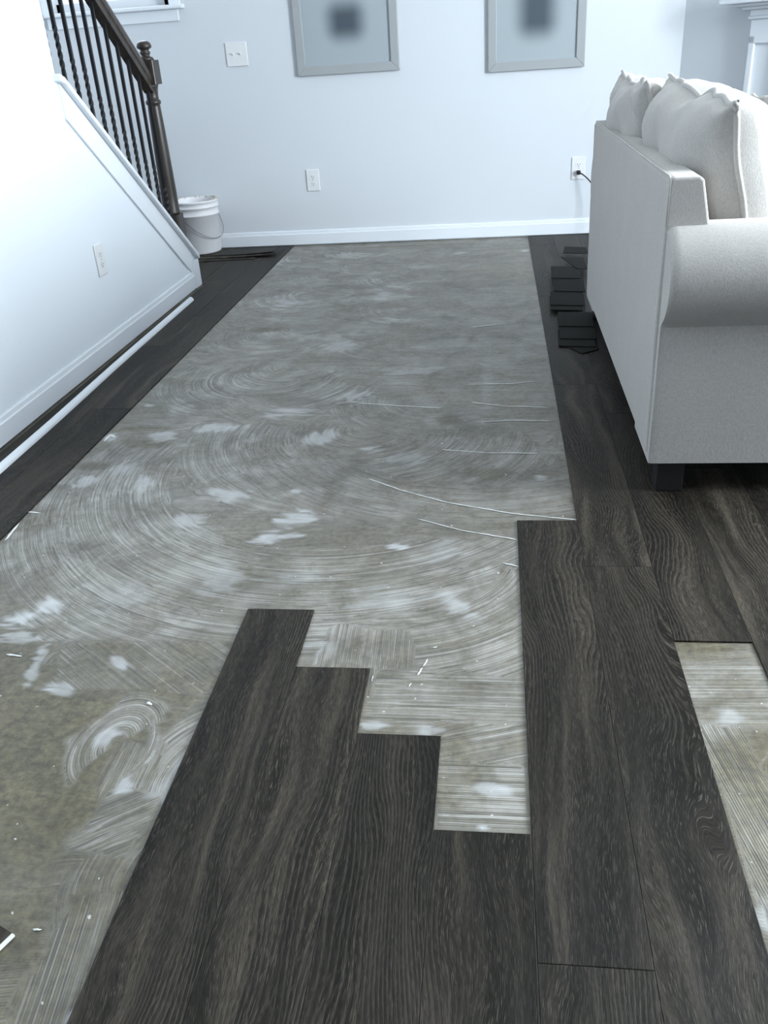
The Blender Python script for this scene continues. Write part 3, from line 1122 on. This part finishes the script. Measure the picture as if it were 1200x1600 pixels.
def pillow(name, parent, loc, rot, L, Hh, Tb, Tf, seed, ear=.012, nu=44, nv=34, dip=.012):
    """knife-edge pillow: two bulging halves that meet in a corded seam with pulled-out corners.
    local y length, z height, -x back, +x front"""
    rr = np.random.default_rng(seed)
    ph = rr.random(8) * 6.28

    def rim(u, v):
        # pull the sides in between the corners, let corners stick out
        su, sv = 1 - u * u, 1 - v * v
        y = u * (L / 2 - dip * sv * abs(u) ** 3) + 0
        z = v * (Hh / 2 - dip * su * abs(v) ** 3)
        c = (abs(u) * abs(v)) ** 10
        y += math.copysign(ear * c, u)
        z += math.copysign(ear * c, v)
        e = max(abs(u), abs(v)) ** 8
        wz = .009 * math.sin(7 * u + ph[0]) + .006 * math.sin(13 * u + ph[1])
        wx = e * (.009 * math.sin(6 * u + ph[2]) + .0035 * math.sin(7 * v + ph[3]) + .004 * math.sin(15 * u + ph[4]))
        z += wz * abs(v) ** 8 * (1 if v > 0 else .3)
        y += .004 * math.sin(8 * v + ph[5]) * abs(u) ** 8
        return wx, y, z

    def bul(u, v):
        a = max(0, (1 - abs(u) ** 2.6)) * max(0, (1 - abs(v) ** 2.4))
        b = a ** .34
        wr = .010 * math.sin(5 * u + 4 * v + ph[6]) + .006 * math.sin(11 * u - 7 * v + ph[7])
        crn = .012 * math.sin(26 * (u - v) + ph[1]) * (abs(u * v)) ** 2
        return b, (wr + crn) * min(1, a * 6)
    m = MB()
    us, vs = np.linspace(-1, 1, nu), np.linspace(-1, 1, nv)
    us = np.sign(us) * (1 - (1 - np.abs(us)) ** 1.35)
    vs = np.sign(vs) * (1 - (1 - np.abs(vs)) ** 1.35)
    for sgn, th in ((-1, Tb), (1, Tf)):
        v = []
        for b_ in vs:
            for a_ in us:
                x, y, z = rim(a_, b_)
                h, wv = bul(a_, b_)
                sag = -.10 * h * (Hh / 2) * (b_ + 1) * .5
                v.append((x * (1 - h) + sgn * (th * h + wv), y, z + sag * .4))
        f = []
        for j in range(nv - 1):
            for i in range(nu - 1):
                k = j * nu + i
                q = (k, k + 1, k + nu + 1, k + nu)
                f.append(q if sgn > 0 else q[::-1])
        m.add(v, f, True)
    me = m.mesh(name, fab, fix=False)
    o = bpy.data.objects.new(name, me)
    C.objects.link(o)
    o.location, o.rotation_euler = loc, rot
    if parent:
        o.parent = parent
    loop = [rim(a, -1) for a in us] + [rim(1, b) for b in vs[1:]] + [rim(a, 1) for a in us[::-1][1:]] + [rim(-1, b) for b in vs[::-1][1:-1]]
    MB().tube(loop, .0075, 8, closed=True).build('welt', M['welt'], o)
    return o


pillow('back_cushion', sofa, T(.602, 2.695, .727), (math.radians(1.6), math.radians(-13), 0), .86, .49, .140, .15, 5)
pillow('back_cushion', sofa, T(.562, 3.515, .725), (0, math.radians(-15), math.radians(-2)), .83, .49, .125, .14, 9)

for x, y in ((.432, 2.152), (1.19, 2.152), (.432, 3.82), (1.19, 3.82)):
    MB().prism([(0, 0), (.070, 0), (.070, .070), (0, .070)], .0045, .105, 'z').build('leg', M['sofa_leg'], sofa, T(x, y, 0), bevel=.003)

tp = pillow('throw_pillow', None, (1.0, 3.27, .69), (0, math.radians(-24), 0), .44, .42, .06, .06, 21, ear=.02, nu=26, nv=26)
tag(tp, 'pale throw pillow whose corner shows behind the near back cushion', 'pillow')

# ------------------------------------------------------------------ loose things on the floor


def offcut(label, pts, z, tilt=0.0, group='vinyl offcuts spread beside the sofa', mat='plank_back', name='vinyl_offcut', curl=0.0, sub=1):
    """piece of plank with the given outline on the floor plan"""
    cx = sum(p[0] for p in pts) / len(pts)
    cy = sum(p[1] for p in pts) / len(pts)
    m = MB()
    m.prism([(x - cx, y - cy) for x, y in pts], 0, .0038, 'z')
    o = m.build(name, M[mat], None, (cx, cy, z), (tilt, 0, 0), bevel=.0006, seg=1)
    tag(o, label, 'plank piece', group)
    return o


z = PT + .0007
# second (nearer) fan, lowest piece first, then the farther fan on top of it
def ofl(px, zz):
    return fl(px[0], px[1], zz)
fan = [
    ([(886, 541), (910, 552), (936, 545)], None, 'pointed end of the lowest dark offcut beside the sofa, nearest the camera'),
    ([(873, 540), (931, 541)], .22, 'dark vinyl offcut at the near end of the nearer fan beside the sofa'),
    ([(875, 528.5), (932, 529)], .22, 'second dark vinyl offcut from the near end of the nearer fan'),
    ([(873, 509), (928, 509.5)], .22, 'third dark vinyl offcut, top of the nearer fan beside the sofa'),
    ([(860, 483.5), (911, 484.5)], .24, 'dark vinyl offcut at the near end of the farther fan'),
    ([(861, 476), (914, 477)], .24, 'second dark vinyl offcut from the near end of the farther fan'),
    ([(865, 454), (915, 455.5)], .24, 'third dark vinyl offcut from the near end of the farther fan'),
    ([(862, 434), (909, 434.5)], .26, 'fourth dark vinyl offcut of the farther fan, by the pointed piece'),
]
for i, (pp, ln, lab) in enumerate(fan):
    zz = z + i * .0041
    w_ = [ofl(p, zz + .0038) for p in pp]
    if ln is None:
        a, b, c = w_
        pts = [b, c, (c[0] + .005, c[1] + .16), (a[0], a[1] + .16), a]
    else:
        a, b = w_
        pts = [a, b, (b[0] + .012, b[1] + ln), (a[0] + .010, a[1] + ln)]
    offcut(lab, pts, zz)
zz = z + 8 * .0041
q = [ofl(p, zz + .0038) for p in ((876, 401), (901, 419), (918, 419.5), (918, 405))]
offcut('pointed dark offcut on the far end of the fan by the sofa', [q[0], q[1], q[2], (q[2][0], q[3][1] + .05), (q[0][0] + .05, q[3][1] + .05)], zz)
zz = z + 9 * .0041
q = [ofl(p, zz + .0038) for p in ((880, 395), (920, 396))]
offcut('topmost dark offcut of the fan, nearest the back wall', [q[0], q[1], (q[1][0], q[1][1] + .17), (q[0][0] + .02, q[0][1] + .17)], zz)


def curled(label, x0, x1, y0, y1, zz, lift, rotz):
    n = 12
    v = []
    for i in range(n + 1):
        s = i / n
        x = (s - .5) * (x1 - x0)
        h = lift * s ** 3
        for y in (-(y1 - y0) / 2, (y1 - y0) / 2):
            v += [(x, y, h), (x, y, h + .0038)]
    f = [(0, 1, 3, 2), (4 * n, 4 * n + 2, 4 * n + 3, 4 * n + 1)]
    for i in range(n):
        k = 4 * i
        f += [(k, k + 2, k + 6, k + 4), (k + 1, k + 5, k + 7, k + 3), (k, k + 4, k + 5, k + 1), (k + 2, k + 3, k + 7, k + 6)]
    o = MB().add(v, f).build('vinyl_offcut', M['plank'], None, ((x0 + x1) / 2, (y0 + y1) / 2, zz), (0, 0, rotz))
    return tag(o, label, 'plank piece', 'vinyl offcuts under the bucket')


curled('lowest dark plank piece under the white bucket, nearest the camera', -2.05, -1.50, 5.36, 5.51, z, 0.0, math.radians(4))
curled('middle dark plank piece under the bucket with a raised end', -1.98, -1.40, 5.42, 5.572, z + .0041, .010, math.radians(1))
curled('topmost plank piece under the bucket, its end curling up', -1.96, -1.385, 5.475, 5.625, z + .0082, .016, math.radians(-3))

# bucket
BX, BY, BZ = -1.912, 5.632, z + .0128
bu = thing('bucket', 'white plastic bucket with a wire handle and dried adhesive on its rim', 'bucket', (BX, BY, BZ))
Hb = .325
r_ = lambda s: .128 + (.146 - .128) * s
b = MB()
prof = [(.118, 0), (.126, .003), (r_(.02), .010)]
prof += [(r_(.72), .72 * Hb), (r_(.72) + .006, .725 * Hb), (r_(.74) + .006, .745 * Hb), (r_(.75), .75 * Hb), (r_(.86), .86 * Hb), (r_(.86) + .006, .865 * Hb), (r_(.88) + .006, .885 * Hb), (r_(.89), .89 * Hb),
         (r_(.96), .955 * Hb), (r_(.97) + .004, .962 * Hb), (r_(1) + .004, Hb - .003), (r_(1), Hb), (r_(1) - .004, Hb - .002), (r_(.96) - .004, .95 * Hb), (r_(.3) - .004, .30 * Hb), (.05, .29 * Hb)]
b.lathe(prof, n=56)
b.build('body', M['bucket'], bu)
# dried adhesive crust along the rim and inside
cr = MB()
rr = random.Random(8)
for i in range(60):
    a = math.radians(rr.uniform(-40, 190))
    q = rr.uniform(.002, .0055)
    rad = r_(1) - rr.uniform(-.003, .005)
    cr.lathe([(q * .4, -q), (q, -q * .2), (q * .8, q * .6), (q * .2, q)], (rad * math.cos(a), rad * math.sin(a), Hb + rr.uniform(-.004, .002)), 6)
o = cr.build('adhesive_crust', M['dirt'], bu)
o['kind'] = 'stuff'
for aa in (math.radians(-118), math.radians(62)):
    p = Vector((math.cos(aa), math.sin(aa), 0)) * (r_(.8) + .003)
    MB().lathe([(.017, -.006), (.017, .006), (.010, .012), (.006, .016)], n=16).build('handle_ear', M['bucket'], bu, (p.x, p.y, .80 * Hb), (0, PI / 2, aa))
hp = []
for i in range(33):
    s = i / 32
    ang = math.radians(-118 + 180 * s)      # the wire has dropped round the right side of the bucket
    hp.append(((r_(.6) + .020) * math.cos(ang), (r_(.6) + .020) * math.sin(ang), .80 * Hb - math.sin(PI * s) * .165))
MB().tube(hp, .0021, 6).build('wire_handle', M['wire'], bu)

# loose shoe moulding
sm_pts = [fl(300, 467, .012), fl(187, 566, .012), fl(87, 657, .012), fl(0, 733, .012)]
sm_pts = [Vector((x, y, 0)) for x, y in sm_pts]
sm_pts.append(sm_pts[-1] + Vector((.02, -1.1, 0)))
qr = [(0, 0), (.019, 0)] + [(.019 * math.cos(a), .019 * math.sin(a)) for a in np.linspace(.15, PI / 2, 6)]
fine = []
for i in range(len(sm_pts) - 1):
    for k in range(8):
        fine.append(sm_pts[i].lerp(sm_pts[i + 1], k / 8))
fine.append(sm_pts[-1])
for _ in range(6):
    fine = [fine[0]] + [(fine[i - 1] + fine[i] * 2 + fine[i + 1]) / 4 for i in range(1, len(fine) - 1)] + [fine[-1]]
v = []
for p in fine:
    v += [(p.x - .0095 + a - fine[0].x, p.y - fine[0].y, b_) for a, b_ in qr]
n = len(qr)
f = [tuple(range(n)), tuple(range((len(fine) - 1) * n, len(fine) * n))[::-1]]
for k in range(len(fine) - 1):
    for i in range(n):
        j = (i + 1) % n
        f.append((k * n + i, k * n + j, (k + 1) * n + j, (k + 1) * n + i))
sm = MB().add(v, f).build('shoe_moulding', M['trim'], None, (fine[0].x, fine[0].y, PT + .0006))
tag(sm, 'long white quarter-round moulding lying loose along the stair wall', 'moulding')

# scrap at the left edge
a = fl(-30, 1500)
sc = thing('vinyl_scrap', 'dark plank scrap with a white adhesive edge at the left edge', 'plank piece', (-.705, .722, .0012))
rz = math.radians(-24)
MB().box(-.12, 0, -.03, .022, 0, .004).build('scrap', M['plank'], sc, (0, 0, 0), (0, 0, rz), bevel=.0006)
MB().box(0.0, .006, -.03, .022, 0, .0046).build('adhesive_edge', M['streak'], sc, (0, 0, 0), (0, 0, rz), bevel=.001)
